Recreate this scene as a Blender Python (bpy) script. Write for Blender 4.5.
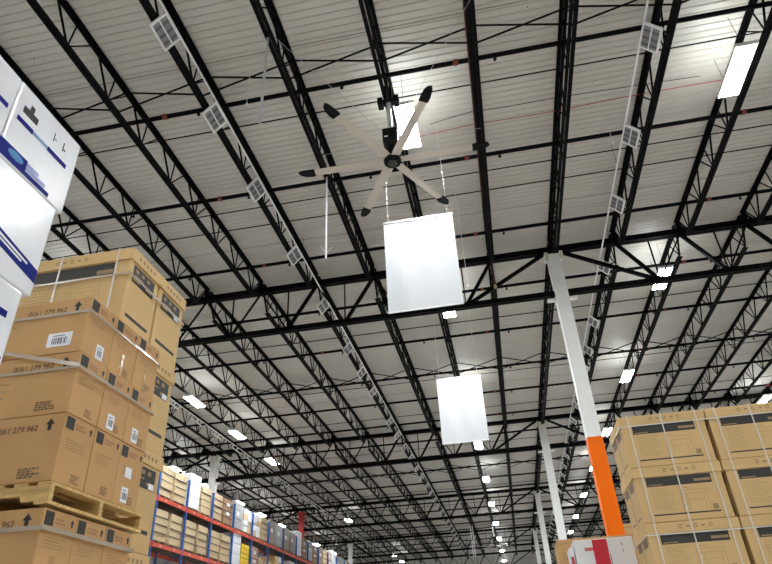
import bpy, bmesh, math, random
from mathutils import Matrix, Vector
random.seed(7)
S = bpy.context.scene
COL = S.collection
for o in list(bpy.data.objects): bpy.data.objects.remove(o, do_unlink=True)

# ------------------------------------------------------------------ camera
F_PX, YAW, PITCH, ROLL = 619.0, -0.162, 0.5524, 0.0543
fw = Vector((math.sin(YAW)*math.cos(PITCH), math.cos(YAW)*math.cos(PITCH), math.sin(PITCH)))
r0 = fw.cross(Vector((0, 0, 1))).normalized(); d0 = fw.cross(r0)
rt = r0*math.cos(ROLL) + d0*math.sin(ROLL)
dn = -r0*math.sin(ROLL) + d0*math.cos(ROLL)
cd = bpy.data.cameras.new('camera'); cam = bpy.data.objects.new('camera', cd); COL.objects.link(cam)
m = Matrix.Identity(4)
for i in range(3):
    m[i][0] = rt[i]; m[i][1] = -dn[i]; m[i][2] = -fw[i]
cam.matrix_world = m
cd.sensor_fit = 'HORIZONTAL'; cd.sensor_width = 36.0; cd.lens = F_PX*36.0/772.0
cd.clip_start = 0.05; cd.clip_end = 400
S.camera = cam

# ------------------------------------------------------------------ world, exposure
LAMP_DOWN, LAMP_UP = 64.0, 5.5          # emission of the light fixtures' lenses
w = bpy.data.worlds.new('world'); S.world = w; w.use_nodes = True
w.node_tree.nodes['Background'].inputs[0].default_value = (0.75, 0.85, 1, 1)
w.node_tree.nodes['Background'].inputs[1].default_value = 0.3
S.view_settings.view_transform = 'Standard'; S.view_settings.look = 'None'
S.view_settings.gamma = 1.0; S.view_settings.use_curve_mapping = False
S.view_settings.exposure = 1.45

# ------------------------------------------------------------------ measures (metres, origin at the camera)
FLOOR = -1.55
DECK = 10.15
JTOP, JBOT = 10.1, 9.4
BAY = 14.85
G1 = 15.3                                  # first girder
GY = [G1 + BAY*i for i in range(6)]
JX0, JSP = -1.14, 1.74                     # joist that carries the fan, joist spacing
COLX = [-14.45, 2.33, 19.1]
XMIN, XMAX, YMIN, YMAX = -31.2, 35.9, -15.0, 91.0

def ray(px, py):
    return rt*((px-386)/F_PX) + dn*((py-282)/F_PX) + fw
def at_z(px, py, z):
    v = ray(px, py); return v*(z/v.z)
def at_x(px, py, x):
    v = ray(px, py); return v*(x/v.x)

# ------------------------------------------------------------------ materials
MAT = {}
def mat(name, col, rough=.6, metal=0., noise=0., scale=8., bump=0., bscale=60., emit=0., coat=0., stretch=None, spec=None):
    if name in MAT: return MAT[name]
    M = bpy.data.materials.new(name); M.use_nodes = True
    nt = M.node_tree; b = nt.nodes['Principled BSDF']
    c = (*col, 1)
    b.inputs['Base Color'].default_value = c
    b.inputs['Roughness'].default_value = rough; b.inputs['Metallic'].default_value = metal
    if spec is not None: b.inputs['Specular IOR Level'].default_value = spec
    if coat: b.inputs['Coat Weight'].default_value = coat; b.inputs['Coat Roughness'].default_value = .12
    if emit:
        b.inputs['Emission Color'].default_value = c; b.inputs['Emission Strength'].default_value = emit
    if noise or bump:
        tc = nt.nodes.new('ShaderNodeTexCoord'); mp = nt.nodes.new('ShaderNodeMapping')
        if stretch: mp.inputs['Scale'].default_value = stretch
        nt.links.new(tc.outputs['Object'], mp.inputs['Vector'])
        if noise:
            n = nt.nodes.new('ShaderNodeTexNoise'); n.inputs['Scale'].default_value = scale; n.inputs['Detail'].default_value = 6
            r = nt.nodes.new('ShaderNodeValToRGB')
            r.color_ramp.elements[0].position = .3; r.color_ramp.elements[1].position = .7
            r.color_ramp.elements[0].color = (*[max(0, x*(1-noise)) for x in col], 1)
            r.color_ramp.elements[1].color = (*[min(1, x*(1+noise*.6)) for x in col], 1)
            nt.links.new(mp.outputs[0], n.inputs['Vector']); nt.links.new(n.outputs['Fac'], r.inputs[0])
            nt.links.new(r.outputs[0], b.inputs['Base Color'])
        if bump:
            n2 = nt.nodes.new('ShaderNodeTexNoise'); n2.inputs['Scale'].default_value = bscale
            bp = nt.nodes.new('ShaderNodeBump'); bp.inputs['Strength'].default_value = bump; bp.inputs['Distance'].default_value = .01
            nt.links.new(mp.outputs[0], n2.inputs['Vector']); nt.links.new(n2.outputs['Fac'], bp.inputs['Height'])
            nt.links.new(bp.outputs[0], b.inputs['Normal'])
    MAT[name] = M; return M

def deck_material():
    M = bpy.data.materials.new('painted_steel_deck'); M.use_nodes = True; nt = M.node_tree; b = nt.nodes['Principled BSDF']
    b.inputs['Roughness'].default_value = .42; b.inputs['Specular IOR Level'].default_value = .4
    tc = nt.nodes.new('ShaderNodeTexCoord')
    n = nt.nodes.new('ShaderNodeTexNoise'); n.inputs['Scale'].default_value = .5; n.inputs['Detail'].default_value = 5
    r = nt.nodes.new('ShaderNodeValToRGB'); e = r.color_ramp.elements
    e[0].position = .3; e[0].color = (.53, .5, .445, 1); e[1].position = .7; e[1].color = (.59, .56, .505, 1)
    v = nt.nodes.new('ShaderNodeTexVoronoi'); v.inputs['Scale'].default_value = 1.3
    r2 = nt.nodes.new('ShaderNodeValToRGB'); e2 = r2.color_ramp.elements
    e2[0].position = .018; e2[0].color = (.3, .2, .15, 1); e2[1].position = .026; e2[1].color = (1, 1, 1, 1)
    mx = nt.nodes.new('ShaderNodeMix'); mx.data_type = 'RGBA'; mx.blend_type = 'MULTIPLY'; mx.inputs[0].default_value = 1
    nt.links.new(tc.outputs['Object'], n.inputs['Vector']); nt.links.new(tc.outputs['Object'], v.inputs['Vector'])
    nt.links.new(n.outputs['Fac'], r.inputs[0]); nt.links.new(v.outputs['Distance'], r2.inputs[0])
    nt.links.new(r.outputs[0], mx.inputs[6]); nt.links.new(r2.outputs[0], mx.inputs[7])
    nt.links.new(mx.outputs[2], b.inputs['Base Color'])
    return M
M_DECK = deck_material()
M_STEEL = mat('black_painted_steel', (.0028, .0028, .003), .55, spec=.07)
M_ROD = mat('dark_steel_rod', (.004, .004, .004), .5, spec=.1)
M_FLOOR = mat('sealed_concrete_floor', (.6, .59, .57), .3, noise=.1, scale=.7)
M_WALL = mat('off_white_wall_panel', (.62, .62, .6), .6, noise=.05, scale=1)
M_WHITEP = mat('white_painted_steel', (.88, .88, .86), .4, noise=.03, scale=3)
M_CREAM = mat('cream_painted_steel', (.7, .66, .48), .5)
M_ORANGE = mat('orange_painted_steel', (1.0, .175, .0), .5, spec=.15)
M_REDP = mat('red_painted_steel', (.5, .02, .02), .45)
M_REDC = mat('red_cable_jacket', (.45, .05, .05), .5)
M_COUP = mat('orange_pipe_coupling', (.22, .035, .015), .5)
M_PLAST = mat('white_plastic', (.92, .92, .92), .4)
M_GREYL = mat('grey_louvre', (.3, .3, .31), .5)
M_GREYD = mat('dark_grey_louvre', (.14, .14, .15), .5)
M_ALU = mat('brushed_aluminium', (.6, .6, .6), .35, metal=.8)
M_BANNER = mat('white_banner_vinyl', (.72, .73, .76), .45, noise=.015, scale=2)
M_BLADE = mat('beige_fan_blade', (.6, .53, .45), .45)
M_BLACKP = mat('black_plastic', (.004, .004, .0045), .5, spec=.12)
M_GALV = mat('galvanised_tube', (.5, .51, .52), .4, metal=.4)
M_STRING = mat('white_cord', (.75, .75, .73), .6)
M_LENS = mat('lit_lamp_lens', (.93, .98, 1.0), .4, emit=LAMP_DOWN)
M_LENSU = mat('lit_lamp_top_slot', (.93, .98, 1.0), .4, emit=LAMP_UP)
M_CARD = mat('brown_cardboard', (.56, .325, .14), .7, noise=.08, scale=2.5, spec=.3)
M_CARDY = mat('yellow_brown_cardboard', (.63, .425, .195), .7, noise=.06, scale=2, spec=.3)
M_CARDL = mat('light_cardboard', (.6, .46, .28), .7, noise=.1, scale=3, spec=.3)
M_CARDR = mat('dark_brown_cardboard', (.36, .22, .13), .7, noise=.12, scale=3)
M_PINKB = mat('pinkish_brown_cardboard', (.5, .3, .22), .7, noise=.1, scale=3)
M_INK = mat('dark_print_ink', (.03, .027, .023), .6)
M_INKB = mat('black_print_ink', (.02, .018, .016), .6)
M_INKF = mat('faded_print_ink', (.3, .2, .1), .7)
M_INKV = mat('pale_print_ink', (.43, .295, .14), .7)
M_INKV2 = mat('pale_brown_print_ink', (.38, .22, .1), .7)
M_INKR = mat('reddish_print_ink', (.36, .17, .09), .7)
M_TAPE = mat('clear_packing_tape', (.5, .31, .13), .2, coat=.6)
M_PAPER = mat('white_label_paper', (.82, .83, .86), .5)
M_BAR = mat('barcode_ink', (.1, .1, .13), .6)
M_STRAP = mat('white_plastic_strap', (.66, .63, .58), .28, coat=.4)
M_FILM = mat('clear_stretch_strap', (.48, .39, .3), .14, coat=1.)
M_WOOD = mat('pallet_wood', (.68, .45, .17), .75, noise=.3, scale=5, stretch=(1, 6, 6), bump=.2, bscale=30)
M_WOODD = mat('weathered_pallet_wood', (.3, .22, .14), .8, noise=.3, scale=6)
M_WBOX = mat('white_wrapped_carton', (.84, .84, .88), .25, noise=.03, scale=3, bump=.35, bscale=9, coat=.5)
M_WBOXR = mat('white_carton', (.8, .81, .84), .45, noise=.03, scale=3)
M_BLUE = mat('blue_print', (.003, .01, .2), .5, spec=.15)
M_BLUEL = mat('pale_blue_print', (.1, .28, .55), .5, spec=.15)
M_RED = mat('red_print', (.58, .005, .03), .45)
M_REDT = mat('faded_red_print', (.65, .16, .2), .5)
M_RBLUE = mat('blue_rack_steel', (.02, .1, .36), .4)
M_RRED = mat('red_rack_steel', (.62, .075, .025), .4)
M_RDECK = mat('dark_rack_shelf', (.1, .07, .05), .7)
M_WRAPG = mat('grey_stretch_wrap', (.45, .45, .45), .35, noise=.2, scale=4, coat=.3)
M_WRAPB = mat('brown_stretch_wrap', (.34, .27, .22), .35, noise=.2, scale=4, coat=.3)
M_YEL = mat('yellow_plastic', (.8, .55, .02), .4)
M_BRASS = mat('brass', (.5, .36, .15), .3, metal=.9)

# ------------------------------------------------------------------ mesh helpers
class MB:
    def __init__(s): s.v = []; s.f = []
    def add(s, vs, fs):
        k = len(s.v); s.v += [tuple(p) for p in vs]; s.f += [tuple(i+k for i in f) for f in fs]; return s
    def box(s, x0, x1, y0, y1, z0, z1):
        return s.add([(x0,y0,z0),(x1,y0,z0),(x1,y1,z0),(x0,y1,z0),(x0,y0,z1),(x1,y0,z1),(x1,y1,z1),(x0,y1,z1)],
                     [(0,3,2,1),(4,5,6,7),(0,1,5,4),(1,2,6,5),(2,3,7,6),(3,0,4,7)])
    def bar(s, p, q, a, b=None, up=(0, 0, 1)):
        b = b or a; p = Vector(p); q = Vector(q); d = (q-p).normalized(); u = Vector(up)
        if abs(d.dot(u)) > .98: u = Vector((1, 0, 0))
        x = d.cross(u).normalized(); y = x.cross(d)
        vs = [P + x*i*a/2 + y*j*b/2 for P in (p, q) for i, j in ((-1,-1),(1,-1),(1,1),(-1,1))]
        return s.add(vs, [(0,1,2,3),(7,6,5,4),(0,4,5,1),(1,5,6,2),(2,6,7,3),(3,7,4,0)])
    def tube(s, pts, r, n=8):
        pts = [Vector(p) for p in pts]; rings = []
        for i, p in enumerate(pts):
            d = (pts[min(i+1, len(pts)-1)] - pts[max(i-1, 0)]).normalized()
            u = Vector((0, 0, 1)) if abs(d.z) < .9 else Vector((1, 0, 0))
            x = d.cross(u).normalized(); y = x.cross(d)
            rr = r[i] if isinstance(r, (list, tuple)) else r
            rings.append([p + (x*math.cos(2*math.pi*k/n) + y*math.sin(2*math.pi*k/n))*rr for k in range(n)])
        vs = [q for R in rings for q in R]; fs = []
        for i in range(len(pts)-1):
            for k in range(n):
                fs.append((i*n+k, i*n+(k+1) % n, (i+1)*n+(k+1) % n, (i+1)*n+k))
        fs.append(tuple(range(n))[::-1]); fs.append(tuple((len(pts)-1)*n+k for k in range(n)))
        return s.add(vs, fs)
    def prism(s, poly, h0, h1, fn):
        n = len(poly); vs = [fn(u, v, h0) for u, v in poly] + [fn(u, v, h1) for u, v in poly]
        fs = [tuple(range(n))[::-1], tuple(range(n, 2*n))] + [(i, (i+1) % n, n+(i+1) % n, n+i) for i in range(n)]
        return s.add(vs, fs)
    def mesh(s, name, m):
        me = bpy.data.meshes.new(name); me.from_pydata(s.v, [], s.f); me.materials.append(m)
        bm = bmesh.new(); bm.from_mesh(me); bmesh.ops.recalc_face_normals(bm, faces=bm.faces); bm.to_mesh(me); bm.free()
        return me
    def build(s, name, m, parent=None, loc=(0, 0, 0), rot=None):
        return link(name, s.mesh(name, m), parent, loc, rot)
def link(name, me, parent=None, loc=(0, 0, 0), rot=None):
    o = bpy.data.objects.new(name, me); COL.objects.link(o); o.parent = parent; o.location = loc
    if rot: o.rotation_euler = rot
    return o
def tag(o, label, cat, group=None):
    o['label'] = label; o['category'] = cat
    if group: o['group'] = group
    return o
def thing(name, label, cat, loc=(0, 0, 0), rot=None, group=None):
    return tag(link(name, None, None, loc, rot), label, cat, group)
def struct(o): o['kind'] = 'structure'; return o
def beveled_box(w, d, h, bev=.008):
    bm = bmesh.new(); bmesh.ops.create_cube(bm, size=1)
    for v in bm.verts: v.co = Vector((v.co.x*w, v.co.y*d, (v.co.z+.5)*h))
    bmesh.ops.bevel(bm, geom=list(bm.edges), offset=bev, segments=2, affect='EDGES', profile=.5)
    return bm
def bbox_part(name, w, d, h, m, parent, loc=(0, 0, 0), bev=.008, cache={}):
    k = (name, round(w, 4), round(d, 4), round(h, 4), m.name, bev)
    if k not in cache:
        bm = beveled_box(w, d, h, bev); me = bpy.data.meshes.new(name); bm.to_mesh(me); bm.free(); me.materials.append(m); cache[k] = me
    return link(name, cache[k], parent, loc)
ONES = 'first second third fourth fifth sixth seventh eighth ninth tenth eleventh twelfth thirteenth fourteenth fifteenth sixteenth seventeenth eighteenth nineteenth'.split()
TENS = {2: ('twentieth', 'twenty'), 3: ('thirtieth', 'thirty'), 4: ('fortieth', 'forty'), 5: ('fiftieth', 'fifty')}
def nth(n):
    if n < 20: return ONES[n-1]
    t, u = divmod(n, 10); return TENS[t][0] if u == 0 else TENS[t][1] + '-' + ONES[u-1]

# ------------------------------------------------------------------ shell
def corrugated():
    b = MB(); P = .1525; y = YMIN; prof = []
    while y < YMAX:
        prof += [(y, DECK), (y+.104, DECK), (y+.116, DECK+.02), (y+.1405, DECK+.02)]; y += P
    prof.append((y, DECK))
    vs = [(x, yy, z) for yy, z in prof for x in (XMIN, XMAX)]
    fs = [(2*i, 2*i+1, 2*i+3, 2*i+2) for i in range(len(prof)-1)]
    b.add(vs, fs); me = bpy.data.meshes.new('ceiling'); me.from_pydata(b.v, [], b.f); me.materials.append(M_DECK)
    return struct(link('ceiling', me))
ceiling = corrugated()
struct(MB().box(XMIN, XMAX, YMIN, YMAX, FLOOR-.2, FLOOR).build('floor', M_FLOOR))
struct(MB().box(XMIN-.2, XMIN, YMIN, YMAX, FLOOR, DECK+.1).build('wall_left', M_WALL))
struct(MB().box(XMAX, XMAX+.2, YMIN, YMAX, FLOOR, DECK+.1).build('wall_right', M_WALL))
struct(MB().box(XMIN, XMAX, YMAX, YMAX+.2, FLOOR, DECK+.1).build('wall_far', M_WALL))
struct(MB().box(XMIN, XMAX, YMIN-.2, YMIN, FLOOR, DECK+.1).build('wall_back', M_WALL))
struct(MB().box(XMIN, XMAX, YMIN, YMAX, DECK+.06, DECK+.2).build('roof', M_WALL))
# lapped sheet ends seen as thin brownish lines across the deck
seam_y = at_z(285, 48, DECK).y
for i, yy in enumerate((seam_y, seam_y+6.1, seam_y+12.2, seam_y+18.3, seam_y+24.4)):
    MB().box(XMIN+.1, XMAX-.1, yy-.012, yy+.012, DECK-.004, DECK+.001).build('deck_seam', mat('rusty_seam', (.3, .26, .22), .7, noise=.3, scale=6), ceiling)

# ------------------------------------------------------------------ roof joists
def angle_pair(y0, y1, flip, a=.068, t=.01, gap=.022):
    """double-angle chord running along Y; flip: horizontal legs on top"""
    b = MB(); s = -1 if flip else 1
    for sx in (-1, 1):
        L = [(gap/2, 0), (gap/2+a, 0), (gap/2+a, t), (gap/2+t, t), (gap/2+t, a), (gap/2, a)]
        b.prism([(sx*u, s*(v-a*.5)) for u, v in L], y0, y1, lambda u, v, h: (u, h, v))
    return b
NPAN = 12; PAN = BAY/NPAN; NODE0 = .52; HD = .53
joist_meshes = dict(
    top=angle_pair(.06, BAY-.06, True).mesh('top_chord', M_STEEL),
    bot=angle_pair(NODE0+.02, BAY-.55, False).mesh('bottom_chord', M_STEEL),
    da=MB().bar((0, -HD, JTOP), (0, -.02, JBOT+.02), .032, .032).mesh('web_bar', M_STEEL),
    db=MB().bar((0, .02, JBOT+.02), (0, HD, JTOP), .024, .024).mesh('web_bar', M_STEEL),
    vt=MB().bar((0, 0, JBOT+.02), (0, .06, JTOP), .022, .022).mesh('web_bar', M_STEEL),
    ea=MB().bar((0, .1, JTOP), (0, NODE0, JBOT), .04, .04).mesh('end_bar', M_STEEL),
    eb=MB().bar((0, BAY-.1, JTOP), (0, BAY-.62, JBOT), .04, .04).mesh('end_bar', M_STEEL),
    seat=MB().box(-.06, .06, .0, .16, JTOP-.19, JTOP-.02).mesh('seat', M_STEEL))
wb = MB()
for i in range(NPAN):
    y = NODE0 + PAN*i
    for key in ('da', 'db', 'vt'):
        me = joist_meshes[key]; wb.add([(v.co.x, v.co.y+y, v.co.z) for v in me.vertices], [tuple(p.vertices) for p in me.polygons])
joist_meshes['web'] = wb.mesh('web', M_STEEL)
BAYNAME = ['before the first girder', 'between first and second girders', 'between second and third girders',
           'between third and fourth girders', 'between fourth and fifth girders', 'beyond the fifth girder']
def joist(k, bay):
    x = JX0 + JSP*k; y0 = G1 - BAY + BAY*bay
    if k == 0: lb = 'black open-web roof joist in the fan line, ' + BAYNAME[bay]
    else: lb = 'black roof joist, %s %s of fan line, %s' % (nth(abs(k)), 'left' if k < 0 else 'right', BAYNAME[bay])
    t = thing('roof_joist', lb, 'roof joist', (x, y0, 0), group='open-web joists under the roof deck')
    link('top_chord', joist_meshes['top'], t, (0, 0, JTOP)); link('bottom_chord', joist_meshes['bot'], t, (0, 0, JBOT))
    link('seat', joist_meshes['seat'], t); link('seat', joist_meshes['seat'], t, (0, BAY-.16, 0))
    link('end_bar', joist_meshes['ea'], t); link('end_bar', joist_meshes['eb'], t)
    if (bay == 0 and -5 <= k <= 6) or (bay == 1 and -9 <= k <= 8):
        for i in range(NPAN):
            for key in ('da', 'db', 'vt'):
                if bay == 0 and i < 2: continue
                link('web_bar', joist_meshes[key], t, (0, NODE0+PAN*i, 0))
        if bay == 0:
            for i in range(2):
                for key in ('da', 'db', 'vt'): link('web_bar', joist_meshes[key], t, (0, NODE0+PAN*i, 0))
    else:
        w_ = link('web', joist_meshes['web'], t); w_['kind'] = 'stuff'
JK = {0: range(-7, 9), 1: range(-11, 10), 2: range(-12, 10), 3: range(-12, 10), 4: range(-12, 10)}
for bay, ks in JK.items():
    for k in ks: joist(k, bay)

# crossed bridging between joists
bz0, bz1 = JBOT+.1, JTOP-.1
br1 = MB().bar((0, 0, bz1), (JSP, 0, bz0), .022, .03).mesh('brace', M_STEEL)
br2 = MB().bar((0, .03, bz0), (JSP, .03, bz1), .022, .03).mesh('brace', M_STEEL)
for bay in range(4):
    for k in list(JK[bay])[:-1]:
        side = 'right' if k >= 0 else 'left'; n = k+1 if k >= 0 else -k
        t = thing('cross_bracing', 'crossed black bars, %s joist gap %s of fan, %s' % (nth(n), side, BAYNAME[bay]),
                  'bracing', (JX0+JSP*k, 7.52+BAY*bay+(.3 if bay else 0), 0), group='crossed bracing between joists')
        link('brace', br1, t); link('brace', br2, t)
# thin bridging rods under the deck
rods = [8.94, 11.66, 12.39, 19.35, 24.2, 28.26, 33.8, 38.6, 43.7, 48.8, 54.3, 58, 63, 68]
rodm = MB().tube([(-22, 0, 0), (14.4, 0, 0)], .014, 6).mesh('bridging_rod', M_ROD)
for i, y in enumerate(rods):
    tag(link('bridging_rod', rodm, None, (0, y, JTOP-.075)), 'thin black rod across the joists, %s from the camera' % nth(i+1), 'rod', 'thin rods across the joists')

# ------------------------------------------------------------------ girders
GT, GB = 9.82, 8.4
def girder(gi, x0, x1, where):
    y = GY[gi]
    t = thing('roof_girder', 'deep black truss girder across the roof %s, %s from the camera' % (where, nth(gi+1)), 'girder', (0, y, 0), group='truss girders across the roof')
    MB().box(x0, x1, -.1, -.012, GT-.085, GT+.085).box(x0, x1, .012, .1, GT-.085, GT+.085).box(x0, x1, -.012, .012, GT-.02, GT+.06).build('top_chord', M_STEEL, t)
    MB().box(x0+.16, x1-.16, -.085, -.012, GB-.07, GB+.07).box(x0+.16, x1-.16, .012, .085, GB-.07, GB+.07).build('bottom_chord', M_STEEL, t)
    bars = []; xm = (x0+x1)/2
    ks = [k for k in range(-18, 22) if x0+.2 < JX0+JSP*k < x1-.2]
    xs = [x0+.05] + [JX0+JSP*k for k in ks] + [x1-.05]
    if len(xs) > 3 and xs[1]-xs[0] < .9: xs.pop(1)
    if len(xs) > 3 and xs[-1]-xs[-2] < .9: xs.pop(-2)
    m1, m2 = (xs[1]+xs[2])/2, (xs[-3]+xs[-2])/2
    bars.append(('end_diagonal', (xs[0]+.1, 0, GT-.05), (m1, 0, GB), .09)); bars.append(('end_diagonal', (xs[-1]-.1, 0, GT-.05), (m2, 0, GB), .09))
    for a, b in zip(xs[1:-2], xs[2:-1]):
        mid = (a+b)/2
        big, sm = ((b, a) if mid > xm else (a, b))
        bars.append(('diagonal', (big, 0, GT-.05), (mid, 0, GB), .085))
        bars.append(('diagonal', (sm, 0, GT-.05), (mid, 0, GB), .045))
        bars.append(('vertical', (mid, 0, GB), (mid, 0, GT), .035))
    if gi < 3:
        for n, p, q, s in bars: MB().bar(p, q, s, s).build(n, M_STEEL, t)
    else:
        b = MB()
        for n, p, q, s in bars: b.bar(p, q, s, s)
        b.build('web', M_STEEL, t)['kind'] = 'stuff'
for gi in range(5):
    girder(gi, XMIN+.05, COLX[0]-.02, 'left of the rack columns')
    girder(gi, COLX[0]+.02, COLX[1]-.02, 'above the aisle')
    girder(gi, COLX[1]+.02, COLX[2]-.02, 'on the right side')

# ------------------------------------------------------------------ columns
def column(x, y, label, red=False):
    t = thing('steel_column', label, 'column', (x, y, FLOOR), group='steel roof columns')
    h = .17; mm = M_REDP if red else M_WHITEP; top = GT-.28-FLOOR
    # wide-flange section: two flanges and a web
    MB().box(-h, h, -h, -h+.03, 0, top).box(-h, h, h-.03, h, 0, top).box(-h+.01, -h+.035, -h+.03, h-.03, 0, top).box(h-.035, h-.01, -h+.03, h-.03, 0, top).build('shaft', mm, t)
    MB().box(-.26, .26, -.2, .2, top, top+.06).build('cap_plate', mm if red else M_WHITEP, t)
    for s in (-1, 1): MB().box(s*.2-.045, s*.2+.045, -.24, -.19, top-.16, top+.1).build('cap_block', mm if red else M_CREAM, t)
    z = 8.22-FLOOR
    for s in (-1, 1): MB().box(s*.17, s*.4, -.06, .06, z-.035, z+.035).build('chord_bracket', mm, t)
    if not red:
        MB().box(-h-.006, h+.006, -h-.006, h+.006, .02, (4.36 if y < 20 else 3.6)-FLOOR).build('orange_guard', M_ORANGE, t)['label'] = 'orange painted lower part'
    MB().box(-.28, .28, -.28, .28, 0, .02).build('base_plate', mm, t)
for gi in range(4):
    column(COLX[1], GY[gi], 'white steel column with orange lower part' + (' beside the stacked cartons' if gi == 0 else ', %s along the aisle from the camera' % nth(gi+1)))
for gi in range(1, 4):
    if gi == 2: column(COLX[0], GY[gi], 'red steel column rising behind the pallet rack', True)
    else: column(COLX[0], GY[gi], 'white steel column behind the %s end of pallet rack' % ('near' if gi == 1 else 'far'))
for gi in range(2): column(COLX[2], GY[gi], 'white steel column far to the right, %s girder line' % nth(gi+1))

# ------------------------------------------------------------------ sprinkler pipes
PY = [8.13, 10.85, 13.9, 16.9, 19.93, 23.1, 25.77, 28.75] + [28.75+2.97*i for i in range(1, 14)]
pm = MB().tube([(-24, 0, 0), (15, 0, 0)], .047, 8).mesh('pipe', M_STEEL)
hm = MB().tube([(0, 0, 0), (0, 0, -.1)], .018, 6).tube([(0, 0, -.1), (0, 0, -.13)], .035, 8).mesh('sprinkler_head', M_ROD)
cm = MB().tube([(-.05, 0, 0), (.05, 0, 0)], .056, 10).box(-.02, .02, -.068, .068, -.02, .02).mesh('coupling', M_COUP)
for i, y in enumerate(PY):
    t = thing('sprinkler_pipe', 'black sprinkler pipe across the ceiling, %s from the camera' % nth(i+1), 'pipe', (0, y, 9.8), group='sprinkler pipes across the ceiling')
    link('pipe', pm, t)
    if i < 9:
        for k in range(-6, 5): link('sprinkler_head', hm, t, (1.0+3.0*k, 0, 0))
        for k in range(-3, 3): link('coupling', cm, t, (.26+6.0*k, 0, 0))['label'] = 'orange red pipe coupling'

# ------------------------------------------------------------------ light fixtures
def light_meshes():
    L, W = 1.25, .4
    return dict(
        housing=MB().box(-W/2, W/2, -L/2, L/2, .0, .05).box(-.012, .012, -L/2, L/2, -.014, .0).box(-W/2, -W/2+.02, -L/2, L/2, -.02, 0).box(W/2-.02, W/2, -L/2, L/2, -.02, 0)
                    .box(-W/2+.02, W/2-.02, -L/2, -L/2+.03, -.02, 0).box(-W/2+.02, W/2-.02, L/2-.03, L/2, -.02, 0).mesh('housing', M_PLAST),
        la=MB().box(-W/2+.022, -.013, -L/2+.032, L/2-.032, -.012, -.002).mesh('lens', M_LENS),
        lb=MB().box(.013, W/2-.022, -L/2+.032, L/2-.032, -.012, -.002).mesh('lens', M_LENS),
        up=MB().box(-W/2+.03, W/2-.03, -L/2+.05, L/2-.05, .051, .058).mesh('top_slot', M_LENSU),
        cord=MB().tube([(0, -.5, .05), (0, -.5, DECK-9.22)], .004, 5).tube([(0, .5, .05), (0, .5, DECK-9.22)], .004, 5).mesh('hanger', M_ROD))
LM = light_meshes()
def lamp(x, y, label, z=9.22):
    t = thing('high_bay_light', label, 'light', (x, y, z), group='high-bay lights under the roof')
    link('housing', LM['housing'], t); link('lens', LM['la'], t); link('lens', LM['lb'], t); link('top_slot', LM['up'], t); link('hanger', LM['cord'], t)
rows = [('in the row above the banners', -.85, [-13, -6, 1.5, 9.0, 16.75, 24.2, 31.5, 38.6, 45.8, 53.3, 61, 68.7, 76.5, 84]),
        ('in the row right of the white column', 5.45, [-13, -6, 1.5, 9.06, 16.7, 24.2, 31.4, 38.3, 45.6, 53.4, 60.5, 68]),
        ('in the row in front of the pallet rack', -11.5, [-9, -4, 3, 9.2, 13, 17.3, 21.65, 26.0, 30.6, 47.2, 65.9, 70.9]),
        ('in the row above the pallet rack', -16.65, [21, 25.8, 30.3, 34.1, 38.7, 42.7, 46.9, 56.3, 62]),
        ('in the row over the right-hand cartons', 12.0, [-6, 1.5, 14, 21.5, 29, 36.5, 44, 52.6]),
        ('in the row near the right wall', 19.0, [0, 10, 20, 30, 40])]
for rn, x, ys in rows:
    for i, y in enumerate([q for q in ys if q < 5]): lamp(x, y, 'lit ceiling light %s, %s behind the view' % (rn, nth(i+1)))
    for i, y in enumerate([q for q in ys if q >= 5]): lamp(x, y, 'lit ceiling light %s, %s from camera' % (rn, nth(i+1)))

# ------------------------------------------------------------------ rows of square louvred units on conduits
UL, UW = .53, .37
def unit_meshes():
    fr = MB()
    for s in (-1, 1):
        fr.box(s*UW/2-.015*(1+s), s*UW/2+.015*(1-s), -UL/2, UL/2, -.014, .03)
        fr.box(-UW/2+.03, UW/2-.03, s*UL/2-.018*(1+s), s*UL/2+.018*(1-s), -.014, .03)
    pa = MB(); n = 12; ln = UL-.08
    for i in range(n):
        y = -ln/2 + ln*i/n
        pa.box(-.068, .068, y+.004, y+ln/n-.004, -.01+(.006 if i % 2 else 0), .0)
    dk = MB().box(-.066, .066, -.025, .025, -.0135, -.0105)
    return dict(frame=fr.mesh('frame', M_PLAST), bar=MB().box(-.011, .011, -UL/2+.036, UL/2-.036, -.014, .02).mesh('divider', M_PLAST),
                back=MB().box(-UW/2+.03, UW/2-.03, -UL/2+.036, UL/2-.036, .0, .025).mesh('backing', M_GREYL),
                panel=pa.mesh('louvre_panel', M_GREYL), dark=dk.mesh('dark_band', M_GREYD),
                clip=MB().box(-.02, .02, -.03, .03, .03, .15).mesh('mounting_clip', M_PLAST), clipr=MB().bar((.0, 0, .028), (.135, 0, .29), .03, .03, (0, 1, 0)).mesh('mounting_clip', M_STEEL))
UM = unit_meshes()
def unit(x, y, tilt, label, bands=False, z=9.3):
    t = thing('louvred_unit', label, 'ceiling unit', (x, y, z), (0, tilt, 0), 'square louvred units under the joists')
    for k, n in (('frame', 'frame'), ('bar', 'divider'), ('back', 'backing'), ('clipr' if x > 0 else 'clip', 'mounting_clip')): link(n, UM[k], t)
    for s in (-1, 1):
        p = link('louvre_panel', UM['panel'], t, (s*.083, 0, 0))
        if bands:
            for c in (-.3, .03, .33): link('dark_band', UM['dark'], p, (0, c*(UL-.08), 0))
yl = [5.97, 7.96, 10.2, 12.96, 15.75, 18.87, 20.98, 23.01, 26.72, 28.75, 30.78, 32.85, 35.03, 36.99, 39.26, 41.26] + [41.26+2.06*i for i in range(1, 14)]
yr = [7.98, 10.47, 12.81, 15.72, 19.16, 21.4, 23.05, 25.1, 27.25, 29.36, 31.36, 33.29, 35.37, 37.6, 39.69, 41.9, 43.9] + [43.9+2.06*i for i in range(1, 10)]
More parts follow.
